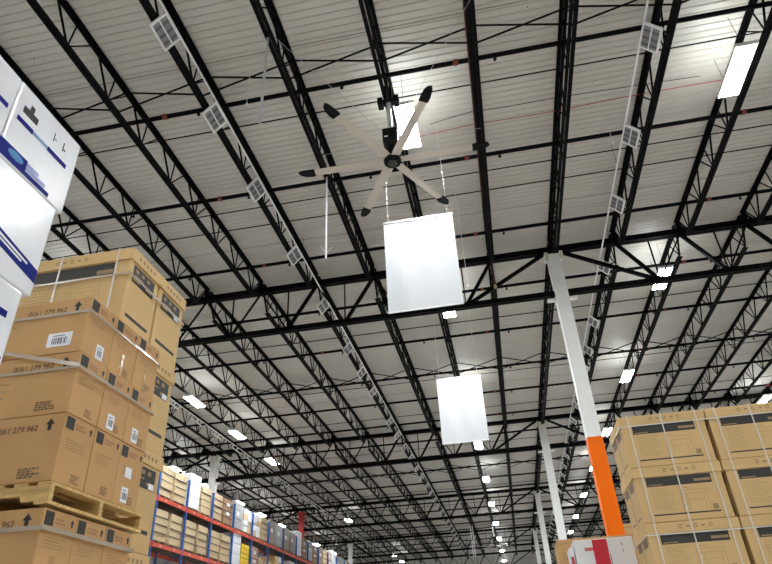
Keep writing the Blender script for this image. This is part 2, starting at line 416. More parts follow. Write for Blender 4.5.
y3 = [22.0, 24.1, 26.25, 28.5, 30.4, 32.4, 34.3, 36.3, 38.1, 39.9] + [39.9+2.06*i for i in range(1, 12)]
TL = math.radians(47)
for i, y in enumerate(yl): unit(-4.53, y, -TL, 'white louvred unit on left-hand conduit, %s from the camera' % nth(i+1), i < 7)
for i, y in enumerate(yr): unit(3.72, y, TL, 'white louvred unit on conduit beside the column, %s from camera' % nth(i+1), i < 6)
for i, y in enumerate(y3): unit(-12.6, y, math.radians(39), 'white louvred unit on far-left conduit above rack aisle, %s from camera' % nth(i+1))
for x, y0, y1, lb in ((-4.44, .5, 74, 'long white conduit along the left-hand row of louvred units'), (3.64, .5, 64, 'long white conduit along the louvred units beside the column'),
                      (-12.49, 15.5, 64, 'long white conduit along the far-left louvred units')):
    n = 40; t = thing('conduit', lb, 'conduit', (x, y0, 9.42 if x < -10 else 9.53))
    MB().tube([(0, (y1-y0)*i/n, .006*math.sin(i*1.9)) for i in range(n+1)], .021, 6).build('tube', M_PLAST, t)
    for i in range(1, n, 3): MB().tube([(0, (y1-y0)*i/n, .0), (0, (y1-y0)*i/n, DECK-(9.42 if x < -10 else 9.53))], .004, 4).build('hanger', M_ROD, t)
# red conduit and pipe along the joist right of the fan
tag(MB().tube([(.5, .6, 9.5), (.5, 12.2, 9.5)], .01, 6).build('red_conduit', mat('dull_red_paint', (.16, .02, .015), .5)), 'thin red conduit along the joist right of the fan', 'conduit')
t = thing('drop_pipe', 'short red-brown pipe with brass end hanging by the first girder', 'pipe', (.6, 15.05, 8.7))
MB().tube([(0, 0, .12), (0, 0, 1.1)], .03, 8).build('pipe', mat('red_brown_paint', (.07, .015, .01), .5), t)
MB().tube([(0, 0, .12), (0, 0, .05), (0, 0, 0)], [.035, .05, .03], 8).build('brass_end', M_BRASS, t)
xx = at_z(772, 297, 9.3).x
tag(MB().tube([(xx, 15.5, 9.3), (xx, 29.8, 9.3)], .055, 8).build('dark_duct', M_STEEL), 'dark round duct running below a joist at right edge', 'duct')
# cables under the deck
pts = [at_z(*p, DECK-.05) for p in ((418, 137), (430, 134), (475, 124), (520, 117), (555, 111), (620, 98), (680, 87), (735, 78))]
tag(MB().tube(pts, .009, 5).build('red_cable', M_REDC), 'thin red cable running across under the roof deck', 'cable')
pts = [at_z(*p, DECK-.05) for p in ((430, 124), (470, 112), (510, 106), (553, 98), (620, 88), (700, 76))]
tag(MB().tube(pts, .007, 5).build('dark_cable', M_ROD), 'thin dark cable sagging just in front of the red cable', 'cable')

# ------------------------------------------------------------------ ceiling fan
R_FAN = 1.68
def blade_mesh():
    b = MB(); r1 = 1.42
    st = [(.12, .075), (.3, .085), (r1, .07)]
    prof = lambda w_: [(-w_, -.004), (-w_*.3, .012), (w_*.5, .01), (w_, -.002), (w_*.4, -.008), (-w_*.4, -.012)]
    vs = []; n = 6
    for r, w_ in st: vs += [(r, u, v+u*.12) for u, v in prof(w_)]
    fs = []
    for i in range(len(st)-1):
        for k in range(n): fs.append((i*n+k, i*n+(k+1) % n, (i+1)*n+(k+1) % n, (i+1)*n+k))
    fs += [tuple(range(n))[::-1], tuple((len(st)-1)*n+k for k in range(n))]
    return b.add(vs, fs).mesh('blade', M_BLADE)
def winglet_mesh():
    poly = [(1.4, -.075), (1.48, -.08), (1.6, -.07), (R_FAN-.01, -.035), (R_FAN+.02, .03), (1.64, .06), (1.5, .08), (1.4, .076)]
    return MB().prism(poly, -.018, .016, lambda u, v, h: (u, v, h + max(0, u-1.5)*.15)).mesh('winglet', M_BLACKP)
BLM, WLM = blade_mesh(), winglet_mesh()
def fan(x, y, z, label, rot0):
    t = thing('ceiling_fan', label, 'fan', (x, y, z))
    for k in range(6):
        bl = link('blade', BLM, t, (0, 0, 0), (0, 0, rot0+k*math.pi/3)); link('winglet', WLM, bl)['label'] = 'black curved blade tip'
    MB().tube([(0, 0, -.07), (0, 0, -.055), (0, 0, .03), (0, 0, .05)], [.1, .15, .16, .12], 24).build('hub', M_BLACKP, t)
    MB().tube([(0, 0, -.085), (0, 0, -.071)], [.06, .085], 20).build('hub_cap', M_INK, t)
    MB().tube([(0, 0, .04), (0, 0, .3)], .09, 16).build('gearbox', M_ROD, t)
    mo = bbox_part('motor_box', .27, .25, .34, M_BLACKP, t, (0, 0, .34), .015)
    MB().box(-.1, -.04, -.1275, -.1255, .46, .49).build('motor_label', M_PAPER, t)
    MB().tube([(0, 0, .68), (0, 0, 9.0-z)], .045, 12).build('drop_tube', M_GALV, t)
    MB().box(-.16, .16, -.06, .06, 8.93-z, 9.0-z).box(-.2, -.1, -.08, .08, 8.88-z, 9.05-z).box(.1, .2, -.08, .08, 8.88-z, 9.05-z).build('joist_clamp', M_ROD, t)
    for sx in (-1, 1): MB().box(sx*.05-.02, sx*.05+.02, -.02, .02, 9.0-z, 9.42-z).build('clamp_strap', M_ROD, t)
    for sx in (-1, 1):
        for sy in (-1, 1): MB().tube([(sx*.12, sy*.1, .6), (sx*1.7, sy*1.5, 9.38-z)], .005, 5).build('guy_wire', M_GALV, t)
    return t
fan(-1.085, 8.06, 7.51, 'large six-blade ceiling fan with beige blades and black tips', math.radians(.6))
fan(-1.14, 53.1, 7.5, 'distant six-blade ceiling fan far down the aisle', math.radians(20))

# ------------------------------------------------------------------ banners
def banner(y, label, dx=0):
    x0, x1, z0, z1 = -1.62+dx, -.215+dx, 5.56, 7.63
    t = thing('hanging_banner', label, 'banner', ((x0+x1)/2, y, z0), group='blank banners hanging above the aisle')
    wd = (x1-x0)/2; h = z1-z0
    vs = []; fs = []; nx, nz = 14, 10
    for s in (0, 1):
        for j in range(nz+1):
            for i in range(nx+1):
                u = -wd+2*wd*i/nx; v = h*j/nz
                vs.append((u, .006*math.sin(i*1.1+j*.3)+(.003 if s else -.003), v))
    N = (nx+1)*(nz+1)
    for j in range(nz):
        for i in range(nx):
            a = j*(nx+1)+i; fs.append((a, a+1, a+nx+2, a+nx+1)); fs.append((N+a, N+a+nx+1, N+a+nx+2, N+a+1))
    edge = [i for i in range(nx+1)] + [j*(nx+1)+nx for j in range(1, nz+1)] + [nz*(nx+1)+i for i in range(nx-1, -1, -1)] + [j*(nx+1) for j in range(nz-1, 0, -1)]
    for a, b in zip(edge, edge[1:]+edge[:1]): fs.append((a, b, N+b, N+a))
    MB().add(vs, fs).build('sheet', M_BANNER, t)
    MB().box(-wd-.015, wd+.015, -.018, .018, h-.02, h+.025).build('top_rail', M_ALU, t)
    MB().box(-wd-.005, wd+.005, -.012, .012, -.012, .018).build('bottom_rail', M_PLAST, t)
    for s in (-1, 1): MB().tube([(s*wd*.86, 0, h+.02), (s*wd*.86, 0, DECK-z0)], .004, 5).build('cord', M_STRING, t)
banner(10.0, 'blank white banner hanging below the ceiling fan')
banner(18.5, 'smaller-looking blank white banner hanging farther down the aisle', .05)

# ------------------------------------------------------------------ hanging poles and cords
p0 = Vector((-2.88, 6.45, 0))
t = thing('hanging_pole', 'thin grey pole hanging from a roof joist, upper left of fan', 'pole', (-2.9, 6.45, 7.2))
MB().tube([(0, 0, 0), (.015, 0, 2.1)], .022, 8).build('tube', M_GALV, t); MB().box(-.03, .04, -.03, .03, 2.08, 2.2).build('hanger', M_ROD, t)
t = thing('hanging_pole', 'thin white pole hanging from a roof joist, left of banner', 'pole', (-2.88, 10.17, 7.12))
MB().tube([(0, 0, 0), (.01, 0, 2.2)], .02, 8).build('tube', M_PLAST, t); MB().box(-.03, .04, -.03, .03, 2.18, 2.28).build('hanger', M_ROD, t)
MB().tube([(0, 0, .12), (-.1, 0, .3)], .006, 5).tube([(0, 0, .12), (.12, 0, .26)], .006, 5).build('end_wire', M_PLAST, t)
for dx in (0, .16): 
    t = thing('hanging_pole', 'thin white pole hanging far down the aisle, %s of a pair' % ('left' if dx == 0 else 'right'), 'pole', (-2.96+dx, 54.2, 6.9))
    MB().tube([(0, 0, 0), (0, 0, 2.5)], .03, 6).build('tube', M_PLAST, t)
for x, y, z0, lb in ((-.115, 12.29, 7.3, 'thin white cord hanging just right of the near banner'), (-3.42, 7.0, 8.4, 'thin white cord hanging left of the grey pole'),
                     (3.0, 9.4, 8.3, 'thin white cord hanging left of the louvred units by the column')):
    t = thing('dangling_string', lb, 'string', (x, y, z0))
    MB().tube([(0, 0, 0), (0, 0, DECK-z0)], .004, 5).build('cord', M_STRING, t); MB().box(-.015, .015, -.008, .008, -.05, .0).build('cord_tag', M_PLAST, t)

# ------------------------------------------------------------------ cartons: print helpers
class Face:
    """a vertical face of a box: origin bottom-left as seen from outside"""
    def __init__(s, o, U, N): s.o = Vector(o); s.U = Vector(U); s.N = Vector(N)
    def P(s, u, v, n): return s.o + s.U*u + Vector((0, 0, v)) + s.N*n
    def rect(s, b, u0, v0, u1, v1, n0=.0003, n1=.0014):
        return b.prism([(u0, v0), (u1, v0), (u1, v1), (u0, v1)], n0, n1, lambda u, v, n: s.P(u, v, n))
    def poly(s, b, pts, n0=.0003, n1=.0014): return b.prism(pts, n0, n1, lambda u, v, n: s.P(u, v, n))
def faces(w, d):
    return dict(front=Face((-w/2, -d/2, 0), (1, 0, 0), (0, -1, 0)), right=Face((w/2, -d/2, 0), (0, 1, 0), (1, 0, 0)), left=Face((-w/2, d/2, 0), (0, -1, 0), (-1, 0, 0)))
def text_lines(F, b, u0, v1, width, n, lh, seed, fill=.55):
    r = random.Random(seed); v = v1
    for i in range(n):
        u = u0; end = u0 + width*r.uniform(.6, 1)
        while u < end:
            L = r.uniform(.02, .06)*(width/.3); F.rect(b, u, v-lh*fill, min(u+L, end), v); u += L + .008
        v -= lh
def arrow(F, b, u, v, s):
    F.poly(b, [(u-.16*s, v), (u+.16*s, v), (u+.16*s, v+.5*s), (u+.4*s, v+.5*s), (u, v+s), (u-.4*s, v+.5*s), (u-.16*s, v+.5*s)])
def barcode(F, parent, u, v, w_, h_, seed=1):
    lb = MB(); F.rect(lb, u, v, u+w_, v+h_, .0006, .0022); o = lb.build('barcode_label', M_PAPER, parent); o['label'] = 'white barcode sticker'
    b = MB(); r = random.Random(seed); x = u+w_*.2
    while x < u+w_*.82:
        ww = r.choice((.004, .007, .011)); F.rect(b, x, v+h_*.2, x+ww, v+h_*.66, .0023, .003); x += ww + r.choice((.004, .007))
    F.rect(b, u+w_*.2, v+h_*.76, u+w_*.7, v+h_*.82, .0023, .003)
    b.build('barcode', M_BAR, o)
TXT = {}
def number_text(F, parent, s, u, v, size, m, name='printed_number'):
    k = (s, size)
    if k not in TXT:
        c = bpy.data.curves.new('number', 'FONT'); c.body = s; c.size = size; c.extrude = .0004
        o = bpy.data.objects.new('number', c); COL.objects.link(o); dg = bpy.context.evaluated_depsgraph_get()
        me = bpy.data.meshes.new_from_object(o.evaluated_get(dg)); bpy.data.objects.remove(o, do_unlink=True); me.materials.clear(); me.materials.append(m); TXT[k] = me
    o = link(name, TXT[k], parent); Z = Vector((0, 0, 1)); mm = Matrix.Identity(4); p = F.P(u, v, .0012)
    for i in range(3): mm[i][0] = F.U[i]; mm[i][1] = Z[i]; mm[i][2] = F.N[i]; mm[i][3] = p[i]
    o.matrix_local = mm; return o

# ---- brown furniture cartons of the near left pallet
CW, CD, CH = 1.12, .352, .472
def small_carton(x_right, y0, z0, h, label, front, tape=False, bar_front=False, bar_side=None, seed=0, two_labels=False):
    d = CD-.004; t = thing('carton', label, 'carton', (x_right-CW/2, y0+CD/2, z0), group='brown cartons stacked on pallets at left')
    bbox_part('body', CW, d, h-.003, M_CARD, t)
    F = faces(CW, d)
    R = F['right']; b = MB(); R.rect(b, .018, h-.105, .105, h-.02); b.build('printed_square', M_INK, t)
    b = MB(); text_lines(R, b, .13, h-.05, .12, 2, .022, seed+1, .6); b.build('printed_mark', M_INKR, t)
    b = MB(); arrow(R, b, .3, h-.085, .05); b.build('printed_arrow', M_INKB, t)
    b = MB(); text_lines(R, b, .06, h-.17, .22, 4, .02, seed+2, .3); b.build('printed_text', M_INKV2, t)
    b = MB(); text_lines(R, b, .18, .085, .1, 4, .016, seed+3, .6); b.build('printed_stamp', mat('brown_stamp_ink', (.17, .11, .055), .7), t)
    if tape: b = MB(); R.rect(b, .15, .01, .2, .2, .0003, .0012); b.build('tape', M_TAPE, t)
    if bar_side: barcode(R, t, *bar_side, .09, .115, seed)
    if two_labels: 
        b = MB(); R.rect(b, .11, .22, .2, .3, .0006, .002); b.build('paper_label', M_PAPER, t)
    if front:
        G = F['front']
        number_text(G, t, '0061 279 962', CW-.53, h-.115, .06, mat('brown_black_ink', (.1, .06, .03), .7))
        b = MB(); arrow(G, b, CW-.11, h-.12, .085); b.build('printed_arrow', M_INKB, t)
        b = MB(); G.rect(b, CW-.8, h-.14, CW-.74, h-.03); b.build('printed_square', M_INKB, t)
        b = MB(); text_lines(G, b, CW-1.0, h-.2, .48, 3, .055, seed+5, .14); b.build('printed_text', M_INKF, t)
        if bar_front: barcode(G, t, CW-.3, .06, .2, .115, seed+9)
        else:
            b = MB(); text_lines(G, b, CW-.27, .1, .17, 4, .018, seed+6, .65); b.build('printed_stamp', mat('brown_stamp_ink', (.17, .11, .055), .7), t)
XP, YP = -2.9, 3.665
ROWN = ['top', 'second', 'third']
PLACE = ['nearest', 'middle', 'farthest']
for r_ in range(3):
    z0 = 1.13 + CH*(2-r_)
    for c in range(3):
        lab = 'brown carton in %s row above near wooden pallet, %s of three' % (ROWN[r_], PLACE[c])
        small_carton(XP-(.012 if r_ == 0 else 0)+random.uniform(-.004, .004), YP+CD*c+.006, z0, CH, lab, c == 0, tape=(r_ == 0 and c > 0), bar_front=(r_ == 0 and c == 0),
                     bar_side=((.17, .02) if (r_ == 0 and c == 0) else (.1, .03) if (r_ == 1 and c > 0) or (r_ == 2 and c == 2) else None), seed=r_*10+c, two_labels=(r_ == 2 and c == 2))
LH = .4752
for r_ in range(5):
    for c in range(3):
        lab = 'brown carton under near wooden pallet, %s row down, %s of three' % (nth(r_+1), PLACE[c])
        small_carton(XP+random.uniform(-.004, .004), YP+CD*c+.006, .967-LH*(r_+1), LH, lab, c == 0, tape=(r_ == 0 and c == 0), seed=50+r_*10+c)

def pallet(x0, x1, y0, y1, z0, label, h=.14, notch=True):
    """stringers run along X, deck boards along Y"""
    t = thing('wooden_pallet', label, 'pallet', ((x0+x1)/2, (y0+y1)/2, z0), group='wooden pallets under cartons')
    W, D = (x1-x0)/2, (y1-y0)/2; tb = .02
    for s in (-1, 0, 1):
        yc = s*(D-.022); zl, zh = tb, h-tb
        prof = [(-W, zl), (-W*.66, zl), (-W*.62, zl+.04), (-W*.22, zl+.04), (-W*.18, zl), (W*.18, zl), (W*.22, zl+.04), (W*.62, zl+.04), (W*.66, zl), (W, zl), (W, zh), (-W, zh)]
        MB().prism(prof, yc-.02, yc+.02, lambda u, v, n: (u, n, v)).build('stringer', M_WOOD, t)
    top = MB().box(-.05, .05, -D, D, h-tb, h).mesh('deck_board', M_WOOD)
    bot = MB().box(-.05, .05, -D, D, 0, tb).mesh('base_board', M_WOOD)
    for i in range(7): link('deck_board', top, t, (-W+.05+(2*W-.1)*i/6, 0, 0))
    for i in (0, 2, 4): link('base_board', bot, t, (-W+.05+(2*W-.1)*i/4, 0, 0))
    return t
pallet(XP-1.14, XP+.01, YP, YP+1.16, .985, 'raw wooden pallet between the two loads of brown cartons')
pallet(XP-1.14, XP+.01, YP, YP+1.16, FLOOR, 'wooden pallet on the floor under the brown cartons')

def loop(name, pts, width_axis, wd, m, label, th=.002):
    """flat closed band through pts; width along width_axis"""
    A = Vector(width_axis)*wd/2; n = len(pts); b = MB(); P = [Vector(p) for p in pts]
    c = sum(P, Vector())/n
    outs = []
    for i, p in enumerate(P):
        d = (p-c); d -= d.project(Vector(width_axis)); outs.append(p + d.normalized()*th*1.6)
    vs = [p-A for p in P]+[p+A for p in P]+[p-A for p in outs]+[p+A for p in outs]; fs = []
    for i in range(n):
        j = (i+1) % n
        fs += [(i, j, n+j, n+i), (2*n+i, 3*n+i, 3*n+j, 2*n+j), (i, 2*n+i, 2*n+j, j), (n+i, n+j, 3*n+j, 3*n+i)]
    base = Vector((c.x, c.y, min(p.z for p in P)))
    b.add([v-base for v in vs], fs); o = b.build(name, m, None, base); tag(o, label, 'strap', 'plastic straps around cartons'); return o
def ring(x0, x1, y0, y1, z, off=.004): return [(x1+off, y0-off, z), (x1+off, y1+off, z), (x0-off, y1+off, z), (x0-off, y0-off, z)]
xa, xb, ya, yb = XP-CW-.01, XP+.016, YP+.004, YP+3*CD+.008
loop('strap', ring(xa-.01, XP-.006, ya, yb, 1.128+CH*2.72), (0, 0, 1), .021, M_FILM, 'clear strap around the top row of the near brown cartons')
loop('strap', ring(xa, xb, ya, yb, 1.128+CH*1.73), (0, 0, 1), .021, M_FILM, 'clear strap around the second row of the near brown cartons')
loop('strap', ring(xa, xb, ya, yb, .967-LH*.27), (0, 0, 1), .028, M_FILM, 'clear strap around the brown cartons below the wooden pallet')
b = MB(); q0 = Vector((XP+.02, YP-.006, 1.128+CH*1.74)); q1 = Vector((XP-.62, YP-.03, 1.128+CH*2.09)); q2 = Vector((XP-1.0, YP-.012, 1.128+CH*2.2))
b.bar(q0-q0, q1-q0, .003, .03, (0, 0, 1)); b.bar(q1-q0, q2-q0, .004, .05, (0, .6, .8))
tag(b.build('loose_strap', M_FILM, None, q0), 'loose twisted clear strap across the front of the near brown cartons', 'strap', 'plastic straps around cartons')

# ---- large yellow-brown cartons
def big_carton(x, y, z0, w_, d, h, label, group, lid=.11, side='right', sticker=False, seed=0):
    t = thing('large_carton', label, 'carton', (x, y, z0), group=group)
    e = .016
    bbox_part('body', w_-2*e, d-2*e, h-lid-.002, M_CARDY, t)
    bbox_part('lid', w_, d, lid+.012, M_CARDY, t, (0, 0, h-lid-.015), .006)
    F = faces(w_-2*e, d-2*e); G = F['front']; W = w_-2*e; H = h-lid-.015
    u0, u1 = W*.13, W*.87
    b = MB(); G.rect(b, u0, H*.78, u1, H*.985); b.build('printed_band', M_INK, t)
    b = MB(); G.rect(b, u0+.02, H*.8, u0+.18, H*.825, .0015, .002); b.build('band_lettering', M_INKF, t)
    b = MB(); G.rect(b, u1-.2, H*.83, u1-.01, H*.89, .0015, .002); b.build('band_patch', M_INKF, t)
    b = MB(); G.rect(b, u0, H*.14, u1, H*.17); b.build('printed_stripe', M_INK, t)
    b = MB(); text_lines(G, b, u0+.03, H*.72, W*.26, 11, H*.045, seed, .3); b.build('printed_text', M_INKV, t)
    b = MB(); x0, x1 = W*.5, W*.78; v0, v1 = H*.24, H*.66; k = .005
    for q in ((x0, v1-k, x1, v1), (x0, v0, x0+k, v1), (x1-k, v0, x1, v1), (x0, v1-.05, x1, v1-.05+k), (x0+.05, v0, x0+.05+k, v1-.05), (x1-.05, v0, x1-.05+k, v1-.05), (x0+.05, v0+.1, x1-.05, v0+.1+k), (x0+.02, v1+.02, x0+.1, v1+.028)): G.rect(b, *q)
    b.build('line_drawing', M_INKV, t)
    b = MB(); G.rect(b, u1-.07, H*.2, u1-.01, H*.31); b.build('printed_square', M_INKF, t)
    L = Face((-w_/2, -d/2, 0), (1, 0, 0), (0, -1, 0)); b = MB(); vz = h-lid*.72
    for i in range(5):
        uu = w_*.36+i*.085; s = .036
        if i % 2: L.rect(b, uu, vz+.01, uu+s*1.1, vz+s*.8)
        else:
            for q in ((uu, vz, uu+s, vz+.008), (uu, vz+s, uu+s, vz+s+.008), (uu, vz, uu+.008, vz+s), (uu+s-.008, vz, uu+s, vz+s)): L.rect(b, *q)
    b.build('lid_symbols', M_INKF, t)
    R = F[side]; D = d-2*e
    if side == 'right':
        b = MB(); R.rect(b, D*.12, H*.72, D*.86, H*.965); b.build('side_label', M_INK, t)
        b = MB(); R.rect(b, D*.16, H*.75, D*.38, H*.79, .0015, .002); R.rect(b, D*.2, H*.82, D*.5, H*.84, .0015, .002); R.rect(b, D*.58, H*.76, D*.8, H*.8, .0015, .002)
        for i in range(3): R.rect(b, D*(.2+.2*i), H*.88, D*(.3+.2*i), H*.93, .0015, .002)
        b.build('side_lettering', M_INKF, t)
        b = MB(); R.rect(b, D*.12, H*.215, D*.86, H*.26); b.build('side_stripe', M_INK, t)
        L2 = Face((w_/2, -d/2, 0), (0, 1, 0), (1, 0, 0)); b = MB()
        for i in range(5): L2.rect(b, d*.22+i*.075, vz, d*.22+i*.075+.035, vz+.04)
        b.build('lid_symbols', M_INKF, t)
        if sticker: b = MB(); R.rect(b, D*.66, H*.73, D*.84, H*.8, .002, .003); b.build('paper_sticker', M_PAPER, t)
    else:
        for c in (.12, .56):
            b = MB(); R.rect(b, D*c, H*.78, D*(c+.3), H*.97); b.build('side_label', mat('grey_brown_print', (.2, .15, .11), .7), t)
            b = MB(); R.rect(b, D*c, H*.14, D*(c+.3), H*.175); b.build('side_stripe', mat('grey_brown_print', (.2, .15, .11), .7), t)
        b = MB(); R.rect(b, D*.48, 0.01, D*.5, H*.97); b.build('side_seam', M_INKF, t)
# right-hand stack: two columns, rows down to the floor
YR = 8.2; WR, DR, HR = 1.05, .93, .652; ztop = 2.578
XR = [.1942*YR + WR/2, .1942*YR + WR/2 + 1.068]
for c in range(2):
    zt = ztop
    for r_ in range(6):
        if r_ == 3: zt -= .134
        hr = HR if r_ < 3 else .635
        zt -= hr
        big_carton(XR[c], YR+DR/2, zt, WR, DR, hr-.002, 'large carton, %s row, %s column of the stack right of orange post' % (['top', 'second', 'third', 'fourth', 'fifth', 'bottom'][r_], 'left' if c == 0 else 'right'),
                   'large cartons stacked at right', side='left', seed=c*7+r_)
x0, x1 = XR[0]-WR/2, XR[1]+WR/2
pallet(x0, x1, YR, YR+DR, ztop-3*HR-.134, 'wooden pallet between the carton rows of the right-hand stack', .132)
pallet(x0, x1, YR, YR+DR, FLOOR, 'wooden pallet on the floor under the right-hand carton stack', .132)
zl = ztop-3*HR
for c in range(2):
    for i, u in enumerate((.11, .5, .9)):
        xx = XR[c]-WR/2+WR*u
        loop('strap', [(xx, YR-.004, zl-.004), (xx, YR-.004, ztop+.002), (xx, YR+DR+.004, ztop+.002), (xx, YR+DR+.004, zl-.004)], (1, 0, 0), .015, M_STRAP,
             'white upright strap on %s column of right-hand cartons, %s from left' % ('left' if c == 0 else 'right', nth(i+1)))
loop('strap', ring(x0, x1, YR, YR+DR, ztop-.135), (0, 0, 1), .013, M_STRAP, 'white level strap around the top row of right-hand cartons')
loop('strap', ring(x0, x1, YR, YR+DR, ztop-2*HR-.135), (0, 0, 1), .013, M_STRAP, 'white level strap around the third row of right-hand cartons')

# left tall stack behind the near pallet
XB, YB = -3.5, 4.87; WB, DB, HB = 1.42, .605, .972; zt = 3.93
for r_ in range(6):
    hh = HB if r_ < 5 else zt-FLOOR-.14
    zt -= hh
    for c in range(2):
        big_carton(XB-WB/2, YB+DB*(c+.5)+.003*c, zt, WB, DB-.004, hh-.002, 'large carton, %s row of the tall left stack, %s of two' % (['top', 'second', 'third', 'fourth', 'fifth', 'bottom'][r_], 'nearer' if c == 0 else 'farther'),
                   'large cartons in the tall left stack', lid=.13, side='right', sticker=(c == 1), seed=20+r_*2+c)
pallet(XB-WB, XB, YB, YB+2*DB, FLOOR, 'wooden pallet on the floor under the tall left carton stack', .138)
for i, xx in enumerate((-4.34, -3.67)):
    loop('strap', [(xx, YB-.004, 1.015), (xx, YB-.004, 3.932), (xx, YB+2*DB+.004, 3.932), (xx, YB+2*DB+.004, 1.015)], (1, 0, 0), .022, M_STRAP, 'white upright strap on the tall left carton stack, %s one' % ('left' if i == 0 else 'right'))
loop('strap', ring(XB-WB, XB, YB, YB+2*DB, 3.6), (0, 0, 1), .024, M_FILM, 'white level strap around the top of the tall left carton stack')

# ---- white shrink-wrapped boxes at the left edge
XW = -2.2; SC = 2.2/2.4
def wbox(y0, y1, z0, z1, label, dec):
    w_ = .8; t = thing('wrapped_box', label, 'box', (XW-w_/2, (y0+y1)/2, z0), group='white wrapped boxes at the left edge')
    d = y1-y0; bm = beveled_box(w_, d-.004, z1-z0-.001, .01)
    me = bpy.data.meshes.new('body'); bm.to_mesh(me); bm.free(); me.materials.append(M_WBOX); link('body', me, t)
    R = Face((w_/2, -d/2, 0), (0, 1, 0), (1, 0, 0))
    for n, mm, rects in dec:
        for k, q in enumerate(rects):
            b = MB()
            lay = .0014*(1+(n.endswith('lettering') or n.endswith('emblem')))
            if not isinstance(q[0], tuple): R.rect(b, q[0]-y0, q[1]-z0, q[2]-y0, q[3]-z0, lay-.0012, lay)
            else: R.poly(b, [(u-y0, v-z0) for u, v in q], lay-.0012, lay)
            b.build(n, mm, t)
def ell(cy, cz, a, b_, n=14): return [(cy+a*math.cos(2*math.pi*i/n), cz+b_*math.sin(2*math.pi*i/n)) for i in range(n)] 
r1 = [('thin_blue_stripe', M_BLUE, [(1.9, 2.492, 2.02, 2.522), (2.14, 2.492, 2.3, 2.522)]), ('stripe_lettering', M_BLUEL, [(2.02, 2.498, 2.14, 2.504), (2.02, 2.51, 2.14, 2.516)]),
      ('blue_band', M_BLUE, [(1.85, 2.235, 2.24, 2.262), (1.85, 2.262, 2.05, 2.325)]), ('pale_lettering', mat('faded_blue_print', (.28, .32, .62), .4), [(2.05, 2.268, 2.2, 2.29), (2.05, 2.296, 2.14, 2.315)]),
      ('emblem', M_BLUEL, [ell(1.97, 2.29, .055, .024)]),
      ('dark_symbol', M_INK, [[(1.92, 2.565), (2.03, 2.565), (2.03, 2.61), (1.99, 2.61), (1.99, 2.65), (1.96, 2.65), (1.96, 2.61), (1.92, 2.61)]]),
      ('small_symbols', M_INK, [(2.16, 2.58, 2.166, 2.64), (2.17, 2.6, 2.185, 2.606), (2.24, 2.58, 2.247, 2.64), (2.25, 2.59, 2.265, 2.6)])]
wbox(1.86, 2.375, 2.222, 2.735, 'white wrapped box with blue stripes, top row beside the cartons', r1)
wbox(1.375, 1.857, 2.222, 2.733, 'white wrapped box with blue stripes, top row at the left edge', [('thin_blue_stripe', M_BLUE, [(1.42, 2.492, 1.83, 2.522)]), ('blue_band', M_BLUE, [(1.38, 2.235, 1.85, 2.28)])])
wbox(1.86, 2.33, 1.66, 2.22, 'white wrapped box in the second row with thick blue band', [('blue_band', M_BLUE, [[(1.87, 1.83), (2.32, 1.735), (2.32, 1.81), (1.87, 1.915)]]), ('band_lettering', M_PAPER, [[(1.95, 1.862), (2.24, 1.8), (2.24, 1.812), (1.95, 1.876)], [(1.98, 1.835), (2.2, 1.79), (2.2, 1.8), (1.98, 1.847)]]), ('embossed_ridge', M_WBOX, [(1.95, 1.98+.055*i, 2.1, 2.0+.055*i) for i in range(3)])])
wbox(1.375, 1.857, 1.66, 2.22, 'white wrapped box in the second row at the left edge', [('blue_band', M_BLUE, [(1.385, 1.775, 1.85, 1.87)])])
zz = 1.656
for r_ in range(6):
    for c, (ya_, yb_) in enumerate(((1.86, 2.275 if r_ == 0 else 2.235), (1.375, 1.857))):
        dec = [('thin_blue_stripe', M_BLUE, [(ya_+.03, zz-.175, yb_-.06, zz-.14)]), ('blue_band', M_BLUE, [(ya_+.02, zz-.44, yb_-.02, zz-.36)])]
        wbox(ya_, yb_, zz-.528, zz-.001, 'white wrapped box in the %s row down %s' % (nth(r_+3), 'beside the cartons' if c == 0 else 'at the left edge'), dec)
    zz -= .528
bx = thing('wooden_pallet', 'low pallet under the white wrapped boxes', 'pallet', (XW-.4, 1.86, FLOOR))
MB().box(-.4, .4, -.48, .48, 0, zz-FLOOR-.001).build('deck_board', M_WOODD, bx)

# ---- white boxes with red band, right of the aisle, and the carton behind
def red_box(x0, x1, y0, z0, z1, label):
    d = .6; t = thing('white_box', label, 'box', ((x0+x1)/2, y0+d/2, z0), group='white boxes with red bands'); w_ = x1-x0
    bbox_part('body', w_, d, z1-z0-.003, M_WBOXR, t, bev=.012)
    G = faces(w_, d)['front']; h = z1-z0
    b = MB(); G.rect(b, w_*.315, .0, w_*.565, h-.012); b.build('red_band', M_RED, t)
    b = MB(); G.rect(b, w_*.17, h-.15, w_*.315, h-.105); b.build('red_label', M_REDT, t)
    b = MB(); text_lines(G, b, w_*.18, h-.112, w_*.11, 2, .018, 3, .5); b2 = MB(); G.rect(b2, w_*.578, .05, w_*.59, h-.2); b2.build('fine_print', M_BAR, t)
    b = MB()
    for q in ((.8, .12), (.8, .2)): G.rect(b, w_*q[0], h-q[1], w_*q[0]+.008, h-q[1]+.05)
    b.build('small_mark', M_BAR, t)
YQ = 9.4; zt = 1.322; hq = .57; i = 0
for i in range(5):
    red_box(.0911*YQ, .1738*YQ, YQ, zt-hq, zt, 'white box with a broad red band beside the orange column, %s' % ('on top' if i == 0 else nth(i+1)+' from the top')); zt -= hq
